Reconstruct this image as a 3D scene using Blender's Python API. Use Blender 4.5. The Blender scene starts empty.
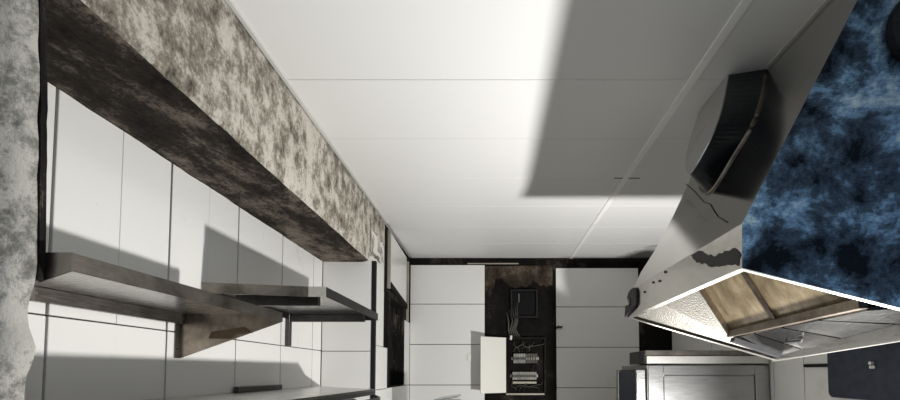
import bpy, bmesh, math, random
from mathutils import Vector, Matrix, noise
random.seed(7)
S = bpy.context.scene
COL = S.collection

# ------------------------------------------------------------------ camera
cam_d = bpy.data.cameras.new('camera')
cam_d.sensor_fit = 'HORIZONTAL'; cam_d.sensor_width = 36.0
cam_d.lens = 420 / 900 * 36.0
cam_d.shift_x = -(493 - 450) / 900
cam_d.shift_y = (354 - 200) / 900
cam_d.clip_start = 0.02
cam = bpy.data.objects.new('camera', cam_d); COL.objects.link(cam)
cam.location = (0, 0, 1.2)
cam.rotation_euler = (math.radians(90 + 2.56), 0, 0)
S.camera = cam

# ------------------------------------------------------------------ world, lights, exposure
W = bpy.data.worlds.new('world'); S.world = W; W.use_nodes = True
bg = W.node_tree.nodes['Background']
bg.inputs['Color'].default_value = (0.70, 0.80, 0.90, 1)
bg.inputs['Strength'].default_value = 0.45

ld = bpy.data.lights.new('work_light', 'SPOT'); ld.shadow_soft_size = 0.05
ld.spot_size = math.radians(168); ld.spot_blend = .25
ld.energy = 245; ld.color = (1.0, 0.98, 0.95)
lo = bpy.data.objects.new('work_light', ld); COL.objects.link(lo)
lo.location = (1.40, 1.85, 0.48)
lo.rotation_euler = Vector((-0.95, 0.25, 0.42)).to_track_quat('-Z', 'Y').to_euler()

S.view_settings.view_transform = 'Standard'; S.view_settings.look = 'None'
S.view_settings.gamma = 1; S.view_settings.use_curve_mapping = False
S.view_settings.exposure = 0.35

# ------------------------------------------------------------------ materials
def mat(name):
    m = bpy.data.materials.new(name); m.use_nodes = True
    nt = m.node_tree; b = nt.nodes['Principled BSDF']
    return m, nt, b
def lk(nt, a, b): nt.links.new(a, b)
def objcoord(nt, scale=(1, 1, 1)):
    g = nt.nodes.new('ShaderNodeNewGeometry'); mp = nt.nodes.new('ShaderNodeMapping')
    mp.inputs['Scale'].default_value = scale
    lk(nt, g.outputs['Position'], mp.inputs['Vector']); return mp.outputs['Vector']
def nz(nt, vec, scale, detail=6, rough=.6, dist=0):
    n = nt.nodes.new('ShaderNodeTexNoise'); n.inputs['Scale'].default_value = scale
    n.inputs['Detail'].default_value = detail; n.inputs['Roughness'].default_value = rough
    n.inputs['Distortion'].default_value = dist
    lk(nt, vec, n.inputs['Vector']); return n.outputs['Fac']
def ramp(nt, fac, stops):
    r = nt.nodes.new('ShaderNodeValToRGB'); e = r.color_ramp.elements
    while len(e) > len(stops): e.remove(e[-1])
    while len(e) < len(stops): e.new(1)
    for el, (p, c) in zip(e, stops):
        el.position = p; el.color = (c[0], c[1], c[2], 1) if len(c) == 3 else c
    lk(nt, fac, r.inputs['Fac']); return r.outputs['Color']
def mixc(nt, fac, a, b, mode='MIX'):
    m = nt.nodes.new('ShaderNodeMix'); m.data_type = 'RGBA'; m.blend_type = mode
    for s, v in ((m.inputs[0], fac), (m.inputs[6], a), (m.inputs[7], b)):
        if isinstance(v, (int, float)): s.default_value = v
        elif isinstance(v, tuple): s.default_value = (*v, 1)
        else: lk(nt, v, s)
    return m.outputs[2]
def bump(nt, b, h, strength=.3, dist=.01):
    n = nt.nodes.new('ShaderNodeBump'); n.inputs['Strength'].default_value = strength
    n.inputs['Distance'].default_value = dist
    lk(nt, h, n.inputs['Height']); lk(nt, n.outputs['Normal'], b.inputs['Normal'])
def g3(v): return (v, v, v)

def make_white(name, col, dirt=(.45, .42, .37), rough=.35, amount=(.62, .8)):
    m, nt, b = mat(name); v = objcoord(nt)
    n = nz(nt, v, 2.3, 8, .65); f = ramp(nt, n, [(amount[0], g3(0)), (amount[1], g3(.5))])
    n2 = nz(nt, v, 40, 4, .5)
    f2 = ramp(nt, n2, [(.72, g3(0)), (.80, g3(.35))])
    c = mixc(nt, f, col, dirt); c = mixc(nt, f2, c, dirt)
    lk(nt, c, b.inputs['Base Color'])
    b.inputs['Roughness'].default_value = rough
    return m
M = {}
M['panel'] = make_white('white_wall_panel', (.74, .735, .71), rough=.24)
M['ceil'] = make_white('white_ceiling_panel', (.76, .76, .745), rough=.45, amount=(.75, .95))
def darken_near(m, centre, radius):
    nt = m.node_tree; b = nt.nodes['Principled BSDF']; old = b.inputs['Base Color'].links[0].from_socket
    g = nt.nodes.new('ShaderNodeNewGeometry'); d = nt.nodes.new('ShaderNodeVectorMath'); d.operation = 'DISTANCE'
    lk(nt, g.outputs['Position'], d.inputs[0]); d.inputs[1].default_value = centre
    n = nz(nt, objcoord(nt), 5, 8, .65)
    a = nt.nodes.new('ShaderNodeMath'); a.operation = 'MULTIPLY_ADD'; lk(nt, n, a.inputs[0]); a.inputs[1].default_value = .6; lk(nt, d.outputs['Value'], a.inputs[2])
    f = ramp(nt, a.outputs[0], [(radius * .6 + .3, g3(.92)), (radius + .3, g3(0))])
    lk(nt, mixc(nt, f, old, (.03, .028, .025)), b.inputs['Base Color'])
darken_near(M['ceil'], (2.0, 4.95, 2.55), .62)  # ceiling colour goes near-black towards the back right corner
M['trim'] = make_white('grey_white_trim', (.55, .545, .52), rough=.45)
M['trimd'] = make_white('dull_aged_trim', (.36, .33, .27), (.08, .07, .06), rough=.6, amount=(.4, .7))
M['profile'] = make_white('bright_white_profile', (.90, .90, .885), rough=.4)
M['plastic'] = make_white('white_painted_metal', (.74, .73, .68), rough=.35)

def make_plain(name, col, rough=.6, metal=0):
    m, nt, b = mat(name); v = objcoord(nt)
    n = nz(nt, v, 18, 6, .6)
    lk(nt, ramp(nt, n, [(.3, tuple(c * .6 for c in col)), (.7, tuple(min(1, c * 1.25) for c in col))]), b.inputs['Base Color'])
    b.inputs['Roughness'].default_value = rough; b.inputs['Metallic'].default_value = metal
    if max(col) < .02: b.inputs['Specular IOR Level'].default_value = .2
    return m
M['joint'] = make_plain('dark_joint_filler', (.014, .013, .012), .9)
M['black'] = make_plain('black_charred_strip', (.012, .012, .012), .6)
M['hole'] = make_plain('black_recess', (.006, .006, .007), .9)
M['floor'] = make_plain('dark_grey_floor', (.16, .15, .14), .7)
M['bluepanel'] = make_plain('dark_blue_grey_sheet', (.026, .034, .056), .45, .3)
M['breaker'] = make_plain('grey_breaker_plastic', (.22, .215, .19), .6)
M['breakerlever'] = make_plain('dark_breaker_lever', (.02, .02, .02), .5)
M['cable'] = make_plain('sooty_cable', (.05, .045, .035), .6)
M['rubber'] = make_plain('dark_rubber', (.02, .02, .022), .55)

def make_steel(name, col=(.60, .59, .57), rough=.28, stretch=(2, 40, 40), dirt=None, var=.12, dirtamt=(.5, .75), bumpy=0):
    m, nt, b = mat(name); v = objcoord(nt, stretch)
    n = nz(nt, v, 6, 5, .6)
    c = ramp(nt, n, [(.25, tuple(x * .82 for x in col)), (.75, tuple(min(1, x * 1.1) for x in col))])
    if dirt:
        v2 = objcoord(nt); n2 = nz(nt, v2, 4.5, 9, .68, .4)
        f = ramp(nt, n2, [(dirtamt[0], g3(0)), (dirtamt[1], g3(.85))])
        c = mixc(nt, f, c, dirt)
    lk(nt, c, b.inputs['Base Color']); b.inputs['Metallic'].default_value = 1
    r = nt.nodes.new('ShaderNodeMapRange'); lk(nt, n, r.inputs['Value'])
    r.inputs['To Min'].default_value = max(.05, rough - var); r.inputs['To Max'].default_value = rough + var
    lk(nt, r.outputs['Result'], b.inputs['Roughness'])
    if bumpy:
        v3 = objcoord(nt); bump(nt, b, nz(nt, v3, 160, 2, .5), bumpy, .004)
    return m
M['steel'] = make_steel('brushed_stainless_steel')
M['steelY'] = make_steel('stainless_steel_brushed_lengthwise', stretch=(40, 2, 40), dirt=(.20, .17, .13), dirtamt=(.55, .85), rough=.32)
M['shelfsteel'] = make_steel('grimy_shelf_steel', (.27, .25, .225), .36, (40, 3, 40), (.06, .05, .04), dirtamt=(.40, .68))
M['gusset'] = make_steel('sooty_brown_gusset_steel', (.36, .31, .26), .34, (8, 8, 3), (.07, .055, .045), dirtamt=(.42, .66))
M['hoodA'] = make_steel('dull_hood_steel', (.48, .47, .445), .13, (3, 30, 30), (.22, .20, .17), dirtamt=(.55, .9), var=.05)
M['hoodlip'] = make_steel('hood_lip_steel', (.80, .78, .74), .24, (9, 3, 9), (.40, .37, .32), dirtamt=(.60, .85), var=.05)
M['hoodrim'] = make_steel('bright_hood_rim_steel', (.75, .74, .70), .38, (30, 30, 30))
M['stipple'] = make_steel('pebbled_steel_sheet', (.17, .165, .15), .5, (20, 20, 20), (.09, .085, .07), dirtamt=(.5, .8), bumpy=.6)
M['oven'] = make_steel('oven_front_steel', (.46, .455, .45), .30, (1.5, 1.5, 40), (.20, .18, .16), dirtamt=(.55, .9), var=.06)
M['darksteel'] = make_steel('dark_sooty_steel', (.10, .098, .096), .38, (30, 30, 4), (.02, .019, .018))
M['ductsteel'] = make_steel('blackened_duct_steel', (.055, .06, .07), .34, (8, 8, 8), (.10, .085, .065), dirtamt=(.55, .75))
M['filter'] = make_steel('filter_steel', (.24, .24, .24), .24, (30, 4, 30))

def make_blue_reflection():  # brushed steel with blue daylight reflections painted into the base colour
    m, nt, b = mat('steel_with_painted_blue_reflections'); v = objcoord(nt)
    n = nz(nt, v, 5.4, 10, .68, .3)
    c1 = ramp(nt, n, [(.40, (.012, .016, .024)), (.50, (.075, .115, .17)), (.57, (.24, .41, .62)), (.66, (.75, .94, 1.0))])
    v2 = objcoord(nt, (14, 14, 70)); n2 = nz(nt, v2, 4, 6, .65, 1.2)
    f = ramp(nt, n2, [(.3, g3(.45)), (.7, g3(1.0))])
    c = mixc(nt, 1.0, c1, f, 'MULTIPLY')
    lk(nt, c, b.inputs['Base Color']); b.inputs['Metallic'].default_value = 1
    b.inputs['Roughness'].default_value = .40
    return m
M['bluereflection'] = make_blue_reflection()

def make_concrete(name, dark, mid, light, lo=.40, hi=.58, sc=5, streak=(9, 9, 3), rough=.95, bs=.7):
    m, nt, b = mat(name)
    v = objcoord(nt, streak); n = nz(nt, v, sc * .35, 12, .74, .12)
    v2 = objcoord(nt); n2 = nz(nt, v2, 75, 8, .75); n3 = nz(nt, v2, 2.2, 4, .6)
    a = nt.nodes.new('ShaderNodeMath'); a.operation = 'MULTIPLY_ADD'; lk(nt, n2, a.inputs[0]); a.inputs[1].default_value = .34; lk(nt, n, a.inputs[2])
    a2 = nt.nodes.new('ShaderNodeMath'); a2.operation = 'MULTIPLY_ADD'; lk(nt, n3, a2.inputs[0]); a2.inputs[1].default_value = .35; lk(nt, a.outputs[0], a2.inputs[2])
    h = a2.outputs[0]; o = .34
    c = ramp(nt, h, [(lo + o - .08, dark), ((lo + hi) / 2 + o - .03, mid), (hi + o - .02, light)])
    lk(nt, c, b.inputs['Base Color']); b.inputs['Roughness'].default_value = rough
    b.inputs['Specular IOR Level'].default_value = .12
    bump(nt, b, h, bs, .02)
    return m
M['beamside'] = make_concrete('flaking_plastered_concrete', (.035, .030, .025), (.27, .245, .20), (.62, .59, .52), .38, .60, 9, (4, 4, 3), bs=1.0)
M['beambot'] = make_concrete('soot_blackened_concrete', (.004, .0035, .003), (.028, .023, .019), (.17, .145, .12), .40, .66, 3, (5, 2.6, 5), bs=.6)
M['column'] = make_concrete('grey_stained_concrete', (.045, .044, .040), (.22, .215, .195), (.46, .445, .41), .40, .62, 5, (9, 9, 6), bs=.5)
M['charred'] = make_concrete('charred_wall_board', (.004, .0037, .0035), (.011, .0095, .0085), (.06, .049, .040), .46, .74, 3.0, (2.4, 2.4, 1.8), bs=.5)
M['burntwood'] = make_concrete('burnt_wood', (.006, .006, .006), (.018, .016, .014), (.11, .095, .08), .46, .74, 6, (14, 14, 2), bs=.6)

def make_inner():
    m, nt, b = mat('greasy_yellowed_steel'); v = objcoord(nt, (3, 3, 1.2)); n = nz(nt, v, 3.5, 8, .65, .5)
    c = ramp(nt, n, [(.30, (.10, .075, .042)), (.52, (.22, .175, .11)), (.72, (.36, .31, .22))])
    lk(nt, c, b.inputs['Base Color']); b.inputs['Metallic'].default_value = .55; b.inputs['Roughness'].default_value = .45
    return m
M['inner'] = make_inner()

# ------------------------------------------------------------------ mesh helpers
def link(name, bm, material, parent=None, smooth=False):
    me = bpy.data.meshes.new(name); bm.normal_update(); bm.to_mesh(me); bm.free()
    ms = material if isinstance(material, (list, tuple)) else [material]
    for x in ms: me.materials.append(x)
    if smooth:
        for p in me.polygons: p.use_smooth = True
    o = bpy.data.objects.new(name, me); COL.objects.link(o)
    if parent: o.parent = parent; o.matrix_parent_inverse = parent.matrix_world.inverted()
    return o
def bbox(bm, x0, x1, y0, y1, z0, z1, bev=0):
    t = bmesh.new(); bmesh.ops.create_cube(t, size=1)
    for v in t.verts:
        v.co = Vector((x0 + (v.co.x + .5) * (x1 - x0), y0 + (v.co.y + .5) * (y1 - y0), z0 + (v.co.z + .5) * (z1 - z0)))
    if bev: bmesh.ops.bevel(t, geom=t.edges[:], offset=bev, segments=1, affect='EDGES', profile=.5)
    tm = bpy.data.meshes.new('t'); t.to_mesh(tm); t.free(); bm.from_mesh(tm); bpy.data.meshes.remove(tm)
def box(name, x0, x1, y0, y1, z0, z1, m, parent=None, bev=0):
    bm = bmesh.new(); bbox(bm, x0, x1, y0, y1, z0, z1, bev); return link(name, bm, m, parent)
def boxes(name, lst, m, parent=None, bev=0):
    bm = bmesh.new()
    for l in lst: bbox(bm, *l, bev)
    return link(name, bm, m, parent)
def padd_sheet(bm, pts, thick):
    pts = [Vector(p) for p in pts]; n = Vector()
    for i in range(len(pts)):
        a, b = pts[i], pts[(i + 1) % len(pts)]
        n += a.cross(b)
    n.normalize(); off = -n * thick
    A = [bm.verts.new(p) for p in pts]; B = [bm.verts.new(p + off) for p in pts]
    bm.faces.new(A); bm.faces.new(B[::-1]); k = len(pts)
    for i in range(k): bm.faces.new((A[(i + 1) % k], A[i], B[i], B[(i + 1) % k]))
def sheet(name, pts, thick, m, parent=None):
    bm = bmesh.new(); padd_sheet(bm, pts, thick)
    bmesh.ops.recalc_face_normals(bm, faces=bm.faces[:]); return link(name, bm, m, parent)
def bar(bm, a, b, w, h, up=(0, 0, 1)):
    a = Vector(a); b = Vector(b); d = (b - a).normalized(); u = Vector(up)
    s = d.cross(u).normalized(); u = s.cross(d).normalized(); v = []
    for p in (a, b):
        for su, sv in ((-1, -1), (1, -1), (1, 1), (-1, 1)): v.append(bm.verts.new(p + s * su * w / 2 + u * sv * h / 2))
    for f in ((3, 2, 1, 0), (4, 5, 6, 7), (0, 1, 5, 4), (1, 2, 6, 5), (2, 3, 7, 6), (3, 0, 4, 7)): bm.faces.new([v[i] for i in f])
def barobj(name, a, b, w, h, m, parent=None, up=(0, 0, 1)):
    bm = bmesh.new(); bar(bm, a, b, w, h, up); return link(name, bm, m, parent)
def tube(bm, pts, r, seg=8):
    pts = [Vector(p) for p in pts]; rings = []
    for i, p in enumerate(pts):
        d = (pts[min(i + 1, len(pts) - 1)] - pts[max(i - 1, 0)]).normalized()
        s = d.cross(Vector((0, 0, 1)) if abs(d.z) < .9 else Vector((1, 0, 0))).normalized(); u = d.cross(s)
        rings.append([bm.verts.new(p + (s * math.cos(t) + u * math.sin(t)) * r) for t in [2 * math.pi * k / seg for k in range(seg)]])
    for a, b in zip(rings, rings[1:]):
        for k in range(seg): bm.faces.new((a[k], a[(k + 1) % seg], b[(k + 1) % seg], b[k]))
    bm.faces.new(rings[0][::-1]); bm.faces.new(rings[-1])
def tubeobj(name, pts, r, m, parent=None, seg=8):
    bm = bmesh.new(); tube(bm, pts, r, seg); bmesh.ops.recalc_face_normals(bm, faces=bm.faces[:])
    return link(name, bm, m, parent, True)
def disc(name, c, axis, r, h, m, parent=None, seg=20):
    bm = bmesh.new(); c = Vector(c); a = Vector(axis).normalized()
    tube(bm, [c, c + a * h], r, seg); bmesh.ops.recalc_face_normals(bm, faces=bm.faces[:])
    return link(name, bm, m, parent)
def empty(name, loc):
    o = bpy.data.objects.new(name, None); COL.objects.link(o); o.location = loc
    o.empty_display_size = .1; bpy.context.view_layer.update(); return o
def tag(o, label, cat, group=None):
    o['label'] = label; o['category'] = cat
    if group: o['group'] = group
    return o
def struct(o, label=None):
    o['kind'] = 'structure'
    if label: o['label'] = label
    return o

# ------------------------------------------------------------------ setting
H = 2.55; YB = 4.89; XR = 2.08; XA = -1.34; XS = -0.968; YA = 3.27; Y0 = -1.6

struct(box('floor', -1.45, 2.2, Y0, 5.0, -.1, 0, M['floor']), 'dark grey kitchen floor')

# ceiling and its panels
ceil = struct(box('ceiling', -1.45, 2.2, Y0, 5.0, H + .012, H + .10, M['trim']), 'white panelled kitchen ceiling with cross seams')
seams = [1.391 + .489 * k for k in range(-6, 8)]
edges = [Y0] + seams + [YB]
g = .0013
for a, b in zip(edges, edges[1:]):
    box('ceiling_panel', -.955, .910, a + g, b - g, H, H + .012, M['ceil'], ceil, .0015)
for a, b in zip(edges, edges[1:]):
    o = box('ceiling_panel', .928, XR, a + g, b - g, H, H + .012, M['ceil'], ceil, .0015)
box('joint_profile', .900, .938, Y0, YB, H - .008, H + .004, M['profile'], ceil, .0015)
box('open_joint', .84, 1.02, 2.853, 2.863, H - .0015, H + .004, M['joint'], ceil)
t = struct(box('trim_1', -.966, -.944, Y0, 3.72, H - .012, H, M['trim'], None, .003), 'pale corner bead where the beam meets the ceiling')
t = struct(box('trim_2', 1.20, 1.224, .7, 1.79, H - .008, H, M['trim'], None, .002), 'pale strip where the hood meets the ceiling')

# left alcove wall: dark ground, proud panels
wl = struct(box('wall_left', -1.45, XA - .016, Y0, YA + .1, 0, H, M['joint']), 'alcove wall clad in white panels')
js = [1.257 + .2318 * k for k in range(-8, 9)] + [YA]
for i, (a, b) in enumerate(zip(js, js[1:])):
    k = i - 8
    ga = .0042 if k % 2 == 0 else .0016; gb = .0042 if k % 2 else .0016
    box('wall_panel', XA - .016, XA - (.0 if k % 2 == 0 else .0015), a + ga, b - gb, 1.375, 2.30, M['panel'], wl, .0015)
for i in range(0, len(js) - 1, 2):
    a = js[i]; b = js[min(i + 2, len(js) - 1)]
    box('wall_panel', XA - .016, XA, a + .004, b - .004, .45, 1.370, M['panel'], wl, .0015)
# alcove end wall
we = struct(box('wall_end', -1.45, XS - .004, YA + .014, YA + .06, 0, 2.2, M['joint']), 'short wall closing the end of the alcove')
box('wall_panel', XA + .004, -.952, YA, YA + .014, 1.371, 2.12, M['panel'], we, .0015)
box('wall_panel', XA + .004, -.952, YA, YA + .014, .5, 1.366, M['panel'], we, .0015)
struct(box('trim_3', -.953, -.921, YA - .004, YA + .03, .5, 2.08, M['black'], None, .002), 'black corner strip at the end of the alcove')

# side wall beyond the alcove, with the burnt hatch
YH0, YH1, ZH0, ZH1 = 3.86, 4.56, 1.075, 1.97
ws = empty('wall_side', (XS - .05, 4, 0)); struct(ws, 'wall beyond the alcove with a burnt hatch opening')
boxes('wall_core', [(XS - .15, XS - .014, YA + .06, YH0, 0, H), (XS - .15, XS - .014, YH1, YB, 0, H), (XS - .15, XS - .014, YH0, YH1, 0, ZH0), (XS - .15, XS - .014, YH0, YH1, ZH1, H)], M['charred'], ws)
box('wall_panel', XS - .014, XS, YA + .035, 3.70, 1.43, 2.34, M['panel'], ws, .002)
box('wall_panel', XS - .014, XS, YA + .035, 3.84, 1.06, 1.426, M['panel'], ws, .002)
box('wall_panel', XS - .014, XS, YA + .035, 3.84, .5, 1.055, M['panel'], ws, .002)
sheet('wall_panel', [(XS, 3.95, 2.04), (XS, 4.66, 1.985), (XS, 4.66, 2.49), (XS, 3.95, 2.53)], .014, M['panel'], ws)
box('wall_panel', XS - .014, XS, 3.86, YB - .02, .5, 1.06, M['panel'], ws, .002)
box('cover_strip', XS - .01, XS + .016, 3.845, 3.875, 1.98, 2.53, M['trimd'], ws, .002)
box('cover_strip', XS - .01, XS + .014, 3.735, 3.755, 1.93, 2.50, M['joint'], ws, .002)
box('corner_strip', XS - .012, XS + .014, 4.70, 4.735, 1.78, 2.46, M['trimd'], ws, .002)
box('corner_panel', XS - .014, XS - .001, 4.60, YB - .016, 1.065, 1.78, M['panel'], ws, .002)
hatch = struct(empty('door_1', (XS, 4.2, ZH0)), 'burnt black serving hatch in the side wall')
box('hatch_board', XS - .12, XS - .10, YH0, YH1, ZH0, ZH1, M['burntwood'], hatch)
boxes('hatch_frame', [(XS - .10, XS + .004, YH0, YH0 + .05, ZH0, ZH1), (XS - .10, XS + .004, YH1 - .05, YH1, ZH0, ZH1), (XS - .10, XS + .004, YH0 + .05, YH1 - .05, ZH1 - .06, ZH1)], M['burntwood'], hatch, .004)
barobj('loose_batten', (XS + .012, 3.87, 2.02), (XS + .012, 4.62, 1.93), .02, .05, M['burntwood'], hatch)

# back wall
wb = struct(box('wall_back', -1.45, 2.2, YB, YB + .12, 0, H, M['charred']), 'fire blackened back wall with white panels')
rows = [(2.005, 2.462), (1.533, 1.998), (1.062, 1.526), (.55, 1.055)]
for z0, z1 in rows:
    box('wall_panel', XS + .002, -.098, YB - .016, YB, z0, z1, M['panel'], wb, .002)
for z0, z1 in ((1.972, 2.425), (1.50, 1.965), (1.03, 1.493), (.55, 1.023)):
    box('wall_panel', .738, 1.70, YB - .016, YB, z0, z1, M['panel'], wb, .002)
box('ledge_strip', -.30, .30, YB - .012, YB, 2.475, 2.488, M['trimd'], wb)
# scorched plaster remains in the charred strip
def blob(name, cx, cz, rx, rz, y, th, m, parent, seed, n=26, rag=.35):
    pts = []
    for k in range(n):
        a = -2 * math.pi * k / n
        q = 1 + rag * noise.noise(Vector((math.cos(a) * 1.6 + seed * 7.1, math.sin(a) * 1.6, seed)))
        pts.append((cx + math.cos(a) * rx * q, y, cz + math.sin(a) * rz * q))
    return sheet(name, pts, th, m, parent)
M['scorch'] = make_concrete('scorched_brown_plaster', (.008, .007, .006), (.045, .035, .026), (.15, .12, .09), .40, .68, 4, (3, 3, 2), bs=.5)
sp = [(-.09, 2.45)] + [(.70, 2.46)]
low = []
for k in range(61):
    x = .70 - .79 * k / 60
    low.append((x, 2.23 + .10 * noise.fractal(Vector((x * 5, 1.3, 0)), 1, 2, 5) - (.10 if x < .02 else 0)))
pts_ = [(x, YB - .004, z) for x, z in sp + low]
sheet('scorched_plaster', pts_, -.004, M['scorch'], wb)
# right wall
wr = struct(box('wall_right', XR + .014, 2.2, .98, YB, 0, H, M['joint']), 'right wall clad in white panels behind the cooking line')  # stops short near the camera; opening added so world light reaches the left wall
for a, b in ((3.995, 4.87), (3.12, 3.985), (2.815, 3.112), (1.95, 2.808), (1.05, 1.945)):
    box('wall_panel', XR, XR + .014, a, b, .4, 1.236 if b == 2.808 else 2.5, M['panel'], wr, .0015)
box('cover_rail', XR - .012, XR + .014, 2.50, 2.80, 1.238, 1.256, M['black'], wr)
boxes('wall_panel', [(XR, XR + .014, 1.05, 2.808, 1.258, 2.5)], M['panel'], wr)

# ------------------------------------------------------------------ concrete beam and column
def ragged_prism(name, x0, x1, y0, y1, z0, z1, step, amp, mats):
    bm = bmesh.new()
    nx = max(2, int((x1 - x0) / step)); ny = int((y1 - y0) / step); nzz = max(2, int((z1 - z0) / step))
    def P(x, y, z):
        ed = min(abs(x - x1), 1) ; ez = min(abs(z - z0), 1)
        e = max(0, 1 - (ed + ez) / .06)
        q = Vector((x, y, z))
        d = noise.fractal(q * 9, 1.0, 2.1, 4) * amp
        d2 = noise.fractal(q * 26 + Vector((5, 1, 3)), .6, 2.2, 4)
        off = Vector((d * .25, 0, d * .2))
        off += Vector((-1, 0, 1)) * e * amp * (1.1 + 1.2 * d2)
        return bm.verts.new(q + off)
    fs = []
    # bottom then right side as one strip profile
    prof = [(x0 + (x1 - x0) * i / nx, z0) for i in range(nx + 1)] + [(x1, z0 + (z1 - z0) * i / nzz) for i in range(1, nzz + 1)]
    prof += [(x0, z1)]
    rows = []
    for j in range(ny + 1):
        y = y0 + (y1 - y0) * j / ny
        rows.append([P(x, y, z) for x, z in prof])
    for a, b in zip(rows, rows[1:]):
        for i in range(len(prof)):
            k = (i + 1) % len(prof)
            f = bm.faces.new((a[i], a[k], b[k], b[i])); f.material_index = 0 if i < nx else 1
    f = bm.faces.new(rows[0]); f.material_index = 1
    f = bm.faces.new(rows[-1][::-1]); f.material_index = 1
    bmesh.ops.recalc_face_normals(bm, faces=bm.faces[:])
    return link(name, bm, mats, None, True)
beam = ragged_prism('concrete_beam', XA + .004, XS, -1.2, 3.70, 2.072, H - .002, .014, .009, [M['beambot'], M['beamside']])
struct(beam, 'fire damaged concrete beam with flaking plaster along the ceiling')

# column at the left edge, chamfered towards the aisle, broken edge
colm = bmesh.new(); rowsv = []
edge = [(.0, -.966), (1.1, -.963), (1.2, -.955), (1.246, -.942), (1.28, -.955), (1.31, -.966), (1.36, -.958), (1.42, -.950), (1.56, -.955), (1.8, -.964), (2.0, -.976), (2.2, -.985), (2.55, -1.0)]
def ex(z):
    for (a, b), (c, d) in zip(edge, edge[1:]):
        if a <= z <= c: return b + (d - b) * (z - a) / (c - a)
for i in range(129):
    z = 2.548 * i / 128; x = ex(z) + (.004 if z < 1.4 else .001) * noise.noise(Vector((0, 3, z * 30)))
    rowv = [(x - .035, .888), (x, .866), (x - .035, .835), (x - .11, .77), (x - .24, .66), (-1.30, .55), (-1.46, .55), (-1.46, .888)]
    rv = []
    for q, (px, py) in enumerate(rowv):
        n = .003 * noise.fractal(Vector((px * 8, py * 8, z * 8)), 1, 2, 3) if 1 <= q <= 4 else 0
        rv.append(colm.verts.new((px + n, py + n, z)))
    rowsv.append(rv)
for a, b in zip(rowsv, rowsv[1:]):
    for k in range(8): colm.faces.new((a[k], a[(k + 1) % 8], b[(k + 1) % 8], b[k]))
colm.faces.new(rowsv[0]); colm.faces.new(rowsv[-1]); bmesh.ops.recalc_face_normals(colm, faces=colm.faces[:])
colo = link('concrete_column', colm, M['column'], None, True)
struct(colo, 'stained grey concrete column with a broken edge')
# charred strip on the column edge
cs = bmesh.new(); prev = None
for i in range(41):
    z = 1.395 + (2.548 - 1.395) * i / 40; x = ex(z)
    w = .024 + .003 * noise.noise(Vector((1, 2, z * 25)))
    r = [cs.verts.new(p) for p in ((x - .03, .872, z), (x - .026 + w, .872, z), (x - .026 + w, .885, z), (x - .03, .885, z))]
    if prev:
        for k in range(4): cs.faces.new((prev[k], prev[(k + 1) % 4], r[(k + 1) % 4], r[k]))
    else: cs.faces.new(r)
    prev = r
cs.faces.new(prev); bmesh.ops.recalc_face_normals(cs, faces=cs.faces[:])
struct(link('trim_4', cs, M['burntwood']), 'charred black batten along the column edge')

# ------------------------------------------------------------------ range hood
P1 = Vector((.81, 1.352, 1.541)); P2 = Vector((.81, 2.527, 1.531)); P3 = Vector((1.585, 2.36, 1.266)); P4 = Vector((1.426, 1.22, 1.33))
T1 = Vector((.81, 1.346, 1.685)); T2 = Vector((.81, 2.411, 1.685))
HT = Vector((1.218, 1.213, H - .002)); FT = Vector((1.218, 2.30, H - .002))
far_edge = [Vector(p) for p in ((.856, 2.406, 1.782), (.905, 2.318, 1.885), (.993, 2.262, 2.071), (1.081, 2.262, 2.257))]
hood = empty('range_hood', (1.3, 1.85, 1.3))
tag(hood, 'large sloped stainless steel range hood hanging at the right', 'range hood')
sheet('lip_panel', [P1, T1, T2, P2], .004, M['hoodlip'], hood)
sheet('side_panel', [T1, HT, FT] + far_edge[::-1] + [T2], .004, M['hoodA'], hood)
Q4 = Vector((2.06, 1.02, H - .002))
sheet('front_panel', [P1, P4, Q4, HT, T1], .004, M['bluereflection'], hood)
sheet('end_panel', [P2, T2] + far_edge + [FT, Vector((2.06, 2.30, H - .002)), Vector((2.06, 2.30, 1.5)), P3], .004, M['stipple'], hood)
sheet('back_panel', [P3 + Vector((.004, 0, 0)), Vector((2.06, 2.30, 1.5)), Vector((2.06, 2.30, H - .002)), Q4, P4 + Vector((.004, 0, 0))], .004, M['hoodA'], hood)
# turned-in rim flanges on the opening
nrm = (P2 - P1).cross(P3 - P2).normalized()
def flange(a, b, inn, w, name='rim_flange', m=None):
    a = Vector(a); b = Vector(b); i = Vector(inn).normalized() * w
    sheet(name, [a, b, b + i, a + i], .003, m or M['hoodrim'], hood)
flange(P1, P2, P4 - P1, .020); flange(P1, P4, P2 - P1, .018); flange(P2, P3, P1 - P2, .030)
# wall-side rim band
B3 = Vector((1.586, 2.36, 1.300)); B4 = Vector((1.440, 1.22, 1.428))
sheet('wall_rim', [P3 - Vector((.004, 0, 0)), B3 - Vector((.004, 0, 0)), B4 - Vector((.004, 0, 0)), P4 - Vector((.004, 0, 0))], .012, M['steelY'], hood)
barobj('rim_lip', P3 + Vector((-.008, 0, 0)), P4 + Vector((-.008, 0, 0)), .018, .004, M['hoodrim'], hood)
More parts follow.
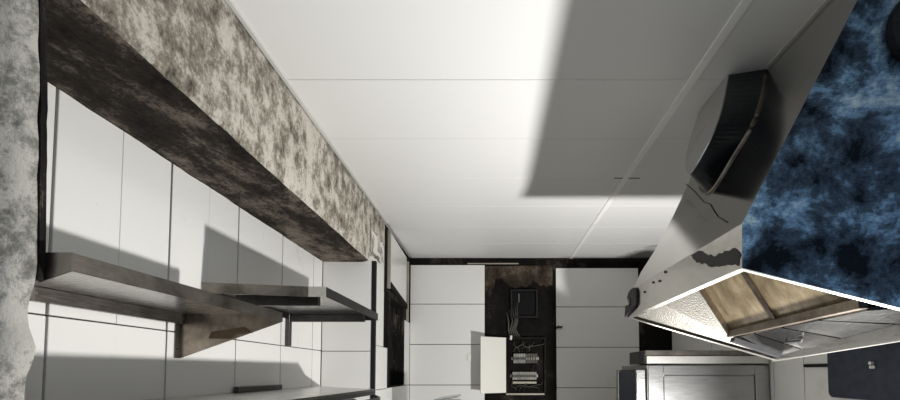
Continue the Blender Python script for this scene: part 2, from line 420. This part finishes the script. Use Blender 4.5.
# inside: channel, inner sheets, filters
C3 = Vector((1.329, 2.34, 1.425)); C4 = Vector((1.235, 1.385, 1.440))
def inner_pt(t, u):
    base = C3.lerp(C4, t)
    while u > .05:
        p = base + Vector((-.356, 0, .57)) * u
        if p.x > .81 + .4717 * max(0, p.z - 1.685) + .012: return p
        u -= .01
    return base + Vector((-.356, 0, .57)) * u
for a, b in ((.0, .468), (.474, 1.0)):
    sheet('inner_sheet', [inner_pt(a, 0), inner_pt(b, 0), inner_pt(b, .97), inner_pt(a, .97)], .003, M['inner'], hood)
barobj('seam_strip', inner_pt(.471, 0) + Vector((-.006, 0, -.004)), inner_pt(.471, .97) + Vector((-.006, 0, -.004)), .006, .03, M['gusset'], hood, (0, 1, 0))
barobj('grease_channel', C3 + Vector((-.006, 0, -.010)), C4 + Vector((-.006, 0, -.010)), .030, .034, M['gusset'], hood)
barobj('corner_angle', inner_pt(.02, -.02) + Vector((-.01, .0, -.006)), inner_pt(.02, .9) + Vector((-.01, .0, -.006)), .034, .010, M['gusset'], hood, (0, 1, 0))
barobj('end_bracket', C3 + Vector((-.02, -.05, -.045)), B3 + Vector((-.04, -.09, -.006)), .05, .022, M['rubber'], hood)
fm = None
F3 = C3 + Vector((.012, 0, -.022)); F4 = C4 + Vector((.012, 0, -.022))
for i in range(4):
    a, b = i / 4 + .008, (i + 1) / 4 - .008
    lo_ = B3 + Vector((-.014, 0, -.004)); lo4 = B4 + Vector((-.014, 0, -.012))
    q = [F3.lerp(F4, a), F3.lerp(F4, b), lo_.lerp(lo4, b), lo_.lerp(lo4, a)]
    fo = sheet('grease_filter', q, .012, M['filter'], hood)
    nn = (q[1] - q[0]).cross(q[2] - q[1]).normalized(); nn = nn if nn.z < 0 else -nn
    for k in range(1, 6):
        s = k / 6
        p0 = q[0].lerp(q[1], s) + nn * .004; p1 = q[3].lerp(q[2], s) + nn * .004
        if i in (0, 1, 2, 3): barobj('baffle', p0.lerp(p1, .08), p0.lerp(p1, .92), .012, .008, M['filter'], fo, nn)
    mid = (q[0] + q[1] + q[2] + q[3]) / 4
    if i == 1:
        tubeobj('handle', [mid + Vector((0, -.05, 0)), mid + Vector((0, -.05, 0)) + nn * .03, mid + Vector((0, .05, 0)) + nn * .03, mid + Vector((0, .05, 0))], .006, M['rubber'], fo)
# hood end cap and bolts on the lip
ec = bmesh.new()
prof = [(2.53, 1.535), (2.37, 1.567), (2.335, 1.58), (2.325, 1.60), (2.325, 1.655), (2.335, 1.672), (2.36, 1.682), (2.41, 1.682), (2.45, 1.672), (2.50, 1.63)]
padd_sheet(ec, [(.806, y, z) for y, z in prof], .012); bmesh.ops.recalc_face_normals(ec, faces=ec.faces[:])
for v in ec.verts:
    if v.co.x > .807: v.co.x = .796
link('end_cap', ec, M['rubber'], hood)
dark_patch_pts = [(1.716, 1.696), (1.63, 1.682), (1.53, 1.63), (1.455, 1.622), (1.372, 1.613), (1.352, 1.585), (1.372, 1.557), (1.43, 1.570), (1.495, 1.577), (1.575, 1.612), (1.65, 1.635)]
patch_outline = []  # ragged outline of the dark patch on the hood lip
for (ya, za), (yc, zc) in zip(dark_patch_pts, dark_patch_pts[1:] + dark_patch_pts[:1]):
    for k in range(8):
        y = ya + (yc - ya) * k / 8; z = za + (zc - za) * k / 8
        patch_outline.append((.8085, y + .012 * noise.fractal(Vector((y * 30, z * 30, 1)), .8, 2, 3), min(z + .010 * noise.fractal(Vector((y * 34, z * 30, 7)), .8, 2, 3), 1.68)))
sheet('dark_patch', patch_outline, -.0008, M['rubber'], hood)
disc('cap_bolt', (.792, 2.44, 1.615), (-1, 0, 0), .022, .012, M['hoodrim'], hood)
for y, z in ((2.10, 1.655), (2.02, 1.645), (1.95, 1.672), (2.22, 1.63)):
    disc('rivet', (.808, y, z), (-1, 0, 0), .006, .004, M['rubber'], hood, 10)
tubeobj('crack_line', [[1.074, 2.293, 2.25], [1.002, 2.044, 2.095], [0.936, 1.832, 1.957], [0.914, 1.739, 1.91], [0.884, 1.653, 1.847], [0.86, 1.58, 1.795], [0.832, 1.47, 1.735]], .0022, M['rubber'], hood, 6)
# dark flanged opening on the front panel
fn = (P4 - P1).cross(HT - P1).normalized(); fn = fn if fn.y < 0 else -fn
def front_pt(x, z):
    # solve y on the plane of the front panel
    return Vector((x, (fn.dot(P1) - fn.x * x - fn.z * z) / fn.y, z))
fc = front_pt(1.325, 2.23)
uu = (P4 - P1).normalized(); vv = fn.cross(uu).normalized()
fl = bmesh.new(); R0 = .135
ring_o = [fc + fn * .03 + (uu * math.cos(t) + vv * math.sin(t)) * R0 for t in [2 * math.pi * k / 36 for k in range(36)]]
padd_sheet(fl, ring_o, .028); bmesh.ops.recalc_face_normals(fl, faces=fl.faces[:])
fo = link('fan_flange', fl, M['black'], hood)
for k in range(8):
    a = 2 * math.pi * (k + .3) / 8
    disc('flange_bolt', fc + fn * .032 + (uu * math.cos(a) + vv * math.sin(a)) * .112, fn, .007, .006, M['hoodrim'], fo, 10)

# ------------------------------------------------------------------ duct stub
capn = [(1.069, 1.843, 2.547), (.962, 1.701, 2.323), (.896, 1.645, 2.182), (.849, 1.652, 2.083), (.824, 1.721, 2.03), (.895, 1.895, 2.181), (.961, 2.0, 2.319), (1.029, 2.065, 2.464), (1.068, 2.103, 2.547)]
basen = [(1.215, 1.806, 2.547), (1.124, 1.705, 2.347), (1.061, 1.676, 2.214), (1.01, 1.729, 2.107), (.959, 1.813, 1.999), (1.0, 1.98, 2.10), (1.08, 2.06, 2.27), (1.15, 2.10, 2.42), (1.213, 2.13, 2.547)]
def smoothloop(pts, n=6):
    # refine the curved side only; keep the straight top edge
    pts = [Vector(p) for p in pts]; out = []
    for i in range(len(pts) - 1):
        p0 = pts[max(i - 1, 0)]; p1 = pts[i]; p2 = pts[i + 1]; p3 = pts[min(i + 2, len(pts) - 1)]
        for k in range(n):
            t = k / n
            out.append(.5 * ((2 * p1) + (p2 - p0) * t + (2 * p0 - 5 * p1 + 4 * p2 - p3) * t * t + (3 * p1 - p0 - 3 * p2 + p3) * t ** 3))
    out.append(pts[-1]); return out
ca = smoothloop(capn); ba = smoothloop(basen)
db = bmesh.new(); A = [db.verts.new(p) for p in ca]; B = [db.verts.new(p) for p in ba]; n_ = len(A)
for k in range(n_): db.faces.new((A[k], A[(k + 1) % n_], B[(k + 1) % n_], B[k]))
db.faces.new(B); bmesh.ops.recalc_face_normals(db, faces=db.faces[:]); duct = link('exhaust_duct', db, M['ductsteel'], hood); duct['label'] = 'blackened round duct stub reaching the ceiling'
cb = bmesh.new(); padd_sheet(cb, ca, .006); bmesh.ops.recalc_face_normals(cb, faces=cb.faces[:]); link('end_plate', cb, M['steelY'], duct)
sb = bmesh.new()
cent = sum((Vector(p) for p in ba), Vector()) / len(ba)
pts = []
for k, p in enumerate(ba[2:32]):
    p = Vector(p); w = .012 * noise.noise(p * 30); pts.append(cent + (p - cent) * (1.01 + w) + Vector((-.004, 0, 0)))
tube(sb, pts, .007, 6); bmesh.ops.recalc_face_normals(sb, faces=sb.faces[:]); link('sealant_bead', sb, M['gusset'], duct)

# ------------------------------------------------------------------ shelves
sh = empty('wall_shelf', (-1.12, 1.34, 1.44))
tag(sh, 'long grimy steel wall shelf with triangular gusset, nearest the column', 'shelf')
y0, y1, xf, zt_, zb_ = .890, 1.790, -.90, 1.457, 1.417
box('shelf_plate', XA + .004, xf - .003, y0 + .003, y1 - .003, zt_ - .006, zt_ - .002, M['steel'], sh)
box('front_fascia', xf - .003, xf, y0, y1, zb_, zt_, M['shelfsteel'], sh, .0008)
boxes('back_rail', [(XA + .002, XA + .022, 1.20, y1 - .006, zt_ - .050, zt_ - .008), (XA + .022, XA + .030, 1.20, y1 - .006, zt_ - .030, zt_ - .022)], M['shelfsteel'], sh)
for yy, nm in ((y0, 'end_gusset'), (y1 - .003, 'end_gusset')):
    xs_ = -.968 if yy == y0 else XA + .006
    zl = zb_ - (zb_ - 1.262) * ((xf - xs_) / .43)
    sheet(nm, [(xf, yy, zt_), (xf, yy, zb_), (xs_, yy, zl), (xs_, yy, zt_)], .003, M['gusset'] if yy != y0 else M['shelfsteel'], sh)
box('wall_flange', XA + .002, XA + .005, y1 - .03, y1 - .003, 1.262, zt_ - .008, M['shelfsteel'], sh)
for z in (1.30, 1.40): disc('flange_screw', (XA + .005, y1 - .018, z), (1, 0, 0), .004, .003, M['rubber'], sh, 8)
sheet('rusty_patch', [(-1.20, y1 - .0085, 1.375), (-1.06, y1 - .0085, 1.395), (-1.02, y1 - .0085, 1.37), (-1.10, y1 - .0085, 1.365), (-1.11, y1 - .0085, 1.345), (-1.21, y1 - .0085, 1.345)], .0012, make_plain('rust_brown', (.16, .10, .055), .7), sh)

s2 = empty('wall_shelf', (-1.05, 2.35, 1.57))
tag(s2, 'shorter dark steel wall shelf with angle bracket, further into the alcove', 'shelf')
y0, y1, xf, zt_, zb_ = 1.912, 2.785, -.766, 1.595, 1.548
box('shelf_plate', XA + .004, xf - .003, y0 + .003, y1 - .003, zt_ - .006, zt_ - .002, M['steel'], s2)
box('front_fascia', xf - .003, xf, y0, y1, zb_, zt_, M['darksteel'], s2, .0008)
sheet('end_fascia', [(XA + .004, y0, zt_ + .02), (XA + .004, y0, zb_ + .018), (xf - .08, y0, zb_), (xf - .08, y0, zt_)], -.003, M['shelfsteel'], s2)
sheet('bare_corner', [(xf - .08, y0, zt_), (xf - .08, y0, zb_), (xf, y0, zb_), (xf, y0, zt_)], -.003, make_steel('scuffed_bright_corner', (1.0, .95, .85), .5, (9, 9, 9), (.55, .44, .30), dirtamt=(.55, .75)), s2)
box('far_fascia', XA + .004, xf - .003, y1 - .003, y1, zb_, zt_ - .002, M['darksteel'], s2)
box('bracket_arm', XA + .09, -.845, 2.02, 2.045, 1.525, 1.578, M['darksteel'], s2, .002)
box('bracket_arm', XA + .012, -.832, 2.70, 2.725, 1.530, 1.575, M['darksteel'], s2, .002)
boxes('bracket_leg', [(XA + .002, XA + .028, 2.695, 2.730, 1.373, 1.585)], M['darksteel'], s2, .002)
box('back_rail', XA + .002, XA + .012, y0 + .02, y1 - .01, zt_ - .045, zt_ - .006, M['darksteel'], s2)

# ------------------------------------------------------------------ worktop cabinet in the alcove
wt = empty('work_counter', (-1.05, 2.2, 0))
tag(wt, 'long stainless steel work counter under the two wall shelves', 'counter')
ZW = 1.098
sheet('worktop', [(XA + .003, .95, ZW), (-.79, .95, ZW), (-.745, 2.66, ZW), (-1.0, 2.86, ZW), (XA + .003, YA - .006, ZW)], .012, M['steel'], wt)
sheet('front_edge', [(-.790, .95, ZW - .001), (-.790, .95, ZW - .035), (-.745, 2.66, ZW - .035), (-.745, 2.66, ZW - .001)], .004, M['darksteel'], wt)
sheet('far_edge', [(-.745, 2.66, ZW - .001), (-.745, 2.66, ZW - .035), (-1.0, 2.86, ZW - .035), (-1.0, 2.86, ZW - .001)], .004, M['darksteel'], wt)
tubeobj('front_rail', [(-.755, 1.2, ZW - .065), (-.715, 2.62, ZW - .065), (-.722, 2.66, ZW - .06), (-.75, 2.67, ZW - .05)], .014, M['darksteel'], wt, 10)
box('cabinet_body', XA + .01, -.86, 1.0, 2.62, .12, ZW - .014, M['oven'], wt, .004)
for k in range(3):
    d_ = box('cabinet_door', -.86, -.842, 1.02 + k * .535, 1.535 + k * .535, .16, ZW - .06, M['steel'], wt, .003)
    box('handle', -.842, -.825, 1.05 + k * .535, 1.5 + k * .535, .98, .995, M['darksteel'], d_, .002)
for x in (-1.29, -.92):
    for y in (1.06, 2.55): box('foot', x - .025, x + .025, y - .025, y + .025, 0, .12, M['darksteel'], wt)

bo = bmesh.new(); bbox(bo, -1.330, -1.300, 2.155, 2.60, ZW + .001, ZW + .030, .003)
bb = link('metal_bar', bo, M['darksteel'])
tag(bb, 'short dark metal bar lying on the counter against the wall', 'bar')

# ------------------------------------------------------------------ distribution board and surroundings
eb = empty('distribution_board', (.36, YB, .95))
tag(eb, 'open electrical distribution board with white door on the burnt wall', 'electrical panel')
yb0 = YB - .002
box('back_plate', .135, .605, YB - .022, yb0, .945, 1.605, M['charred'], eb)
boxes('box_frame', [(.125, .150, YB - .06, yb0, .94, 1.61), (.590, .610, YB - .06, yb0, .94, 1.61), (.150, .590, YB - .06, yb0, 1.59, 1.61)], M['burntwood'], eb, .002)
box('lower_frame', .15, .59, YB - .062, yb0, .945, .965, M['trimd'], eb, .002)
hx, hy = .142, YB - .062
dvec = Vector((-.285, -.165, 0)); dn = Vector((-.165, .285, 0)).normalized()
dq = [Vector((hx, hy, 1.603)), Vector((hx, hy, .972)), Vector((hx, hy, .972)) + dvec, Vector((hx, hy, 1.603)) + dvec]
dr = sheet('board_door', dq, .014, M['plastic'], eb)
lp = Vector((hx, hy, 1.27)) + dvec * .94
dnv = Vector((.5, -.866, 0))
barobj('door_latch', lp + dnv * .004 + Vector((0, 0, -.04)), lp + dnv * .004 + Vector((0, 0, .04)), .016, .012, M['rubber'], dr, dnv)
disc('door_emblem', Vector((hx, hy, 1.49)) + dvec * .55 + dnv * .0005, dnv, .020, .003, M['trimd'], dr, 14)
for (zc, n0, n1) in ((1.365, .235, .51), (1.165, .222, .50)):
    box('din_rail', n0 - .02, n1 + .02, YB - .030, YB - .022, zc - .018, zc + .018, M['trimd'], eb)
    n = 10; w = (n1 - n0) / n
    for k in range(n):
        burnt = (zc > 1.3 and k >= 5)
        h_ = .055 if zc > 1.3 else .045
        br = box('breaker', n0 + k * w + .001, n0 + (k + 1) * w - .001, YB - .075, YB - .030, zc - h_, zc + h_, M['cable'] if burnt else M['breaker'], eb, .002)
        box('breaker_lever', n0 + k * w + .006, n0 + (k + 1) * w - .006, YB - .092, YB - .075, zc - .016, zc + .010, M['breakerlever'] if not burnt else M['breaker'], br)
box('terminal_strip', .225, .50, YB - .06, YB - .022, 1.075, 1.10, M['trimd'], eb, .002)
for k in range(16):
    x = .20 + .34 * random.random(); x2 = .17 + .42 * random.random()
    za, zb2 = random.choice(((1.44, 1.57), (1.22, 1.30), (.99, 1.11), (1.0, 1.08)))
    tubeobj('wire', [(x, YB - .05, za), (x + .03 * random.uniform(-1, 1), YB - .07, (za * 2 + zb2) / 3), (x2, YB - .065, (za + 2 * zb2) / 3), (x2 + .02, YB - .04, zb2)], .0045, M['cable'], eb, 6)
for k in range(5):
    x = .18 + .03 * k
    tubeobj('supply_cable', [(x + .02, YB - .02, 1.60), (x - .01 * k, YB - .05, 1.70), (x + .02 * math.sin(k), YB - .035, 1.80), (x - .02, YB - .012, 1.90 + .03 * k)], .010, M['cable'], eb, 7)
tubeobj('cable_end', [(.205, YB - .06, 1.58), (.21, YB - .065, 1.63)], .014, M['plastic'], eb, 8)

rc = empty('wall_recess_box', (.36, YB, 1.84))
tag(rc, 'empty square black box on the burnt wall above the distribution board', 'box')
boxes('box_frame', [(.205, .225, YB - .05, YB - .001, 1.838, 2.168), (.50, .52, YB - .05, YB - .001, 1.838, 2.168), (.225, .50, YB - .05, YB - .001, 2.150, 2.168), (.225, .50, YB - .05, YB - .001, 1.838, 1.856)], M['black'], rc, .002)
box('box_back', .225, .50, YB - .012, YB - .001, 1.856, 2.150, M['hole'], rc)
boxes('hanging_wire', [(.30, .305, YB - .03, YB - .025, 2.02, 2.12)], M['trimd'], rc)

sw = empty('light_switch', (-.278, YB - .016, 1.377))
tag(sw, 'small white switch plate on the back wall left of the board door', 'switch')
box('switch_plate', -.302, -.255, YB - .026, YB - .0165, 1.336, 1.418, M['plastic'], sw, .002)
box('rocker', -.292, -.265, YB - .031, YB - .026, 1.355, 1.40, M['plastic'], sw, .002)
ck = bmesh.new(); tube(ck, [(.742, YB - .018, 1.72), (.755, YB - .05, 1.735), (.785, YB - .045, 1.725), (.80, YB - .03, 1.735)], .012, 8); bmesh.ops.recalc_face_normals(ck, faces=ck.faces[:])
tag(link('wall_hook', ck, M['rubber'], None, True), 'small black hook on the back wall beside the charred strip', 'hook')

# ------------------------------------------------------------------ steel oven and slim cabinet
OX, OY = 1.105, 3.15
def ob(name, x0, x1, y0, y1, z0, z1, m, parent, bev=0):
    zz = lambda z: 1.2 + (z - 1.2) * OX if z > .8 else z
    return box(name, x0 * OX, x1 * OX, OY + (y0 - 2.85), OY + (y1 - 2.85), zz(z0), zz(z1), m, parent, bev)
ov = empty('steel_oven', (1.6, 3.5, 0))
tag(ov, 'stainless steel oven cabinet with flat top beyond the range hood', 'oven')
ob('body', 1.052, 1.875, 2.872, 3.50, .10, 1.255, M['oven'], ov, .004)
for a in ((1.055, 1.155, .2, 1.248), (1.78, 1.872, .2, 1.248), (1.157, 1.778, 1.185, 1.248)):
    ob('door_stile' if a[2] < 1 else 'door_header', a[0], a[1], 2.850, 2.872, a[2], a[3], M['oven'], ov, .002)
dd = ob('oven_door', 1.160, 1.775, 2.856, 2.872, .2, 1.180, M['oven'], ov, .003)
tubeobj('handle', [(1.33, OY + .006, .80), (1.33, OY - .035, .80), (1.90, OY - .035, .80), (1.90, OY + .006, .80)], .012, M['darksteel'], dd)
ob('top_slab', 1.035, 1.875, 2.87, 3.22, 1.262, 1.352, M['darksteel'], ov, .003)
ob('top_trim', 1.042, 1.872, 2.843, 2.870, 1.262, 1.314, M['hoodrim'], ov, .003)
ob('upper_ledge', 1.035, 1.875, 2.845, 2.870, 1.318, 1.352, M['shelfsteel'], ov, .002)
for x in (1.1, 1.85):
    for y in (2.92, 3.45): ob('foot', x - .02, x + .02, y - .02, y + .02, 0, .10, M['darksteel'], ov)
cb_ = empty('slim_cabinet', (1.04, 3.4, 0))
tag(cb_, 'narrow dark steel cabinet with bright edge strip left of the oven', 'cabinet')
ob('body', .985, 1.040, 2.90, 3.30, 0, 1.222, M['darksteel'], cb_, .004)
ob('side_panel', .975, .985, 2.90, 3.30, .03, 1.20, M['bluepanel'], cb_, .002)
ob('edge_strip', .980, 1.038, 2.868, 2.90, 0, 1.220, M['steel'], cb_, .003)
ob('rear_strip', .970, .988, 3.30, 3.36, 0, 1.226, M['steel'], cb_, .003)

# dark sheet on the right wall
bs_ = bmesh.new(); pr = []
r = .035
pr += [(2.577, 1.40), (.9, 1.40), (.9, 1.040)]
for k in range(7):
    a = math.pi / 2 * k / 6
    pr.append((2.577 - r + r * math.sin(a), 1.052 + r - r * math.cos(a)))
padd_sheet(bs_, [(XR - .016, y, z) for y, z in pr], .012); bmesh.ops.recalc_face_normals(bs_, faces=bs_.faces[:])
dsn = empty('wall_sheet', (XR - .01, 1.8, 1.05)); tag(dsn, 'dark blue grey metal sheet with rounded corner on the right wall', 'wall sheet')
bo_ = link('metal_sheet', bs_, M['bluepanel'], dsn)
bo_.location.x += 0
disc('bracket_knob', (XR - .028, 2.27, 1.252), (-1, 0, 0), .010, .016, M['trim'], dsn, 12)
box('bracket_plate', XR - .036, XR - .028, 2.253, 2.287, 1.222, 1.240, M['trim'], dsn, .003)

# steel bin with sloped lid, only its top shows
sk = empty('steel_chest', (-.40, 3.7, 0)); tag(sk, 'grey steel chest with sloping lid in front of the back wall', 'chest')
box('body', -.50, -.30, 3.60, 3.95, 0, .955, M['oven'], sk, .004)
sheet('lid', [(-.505, 3.59, .972), (-.30, 3.59, 1.002), (-.30, 3.96, 1.002), (-.505, 3.96, .972)], .014, M['steel'], sk)
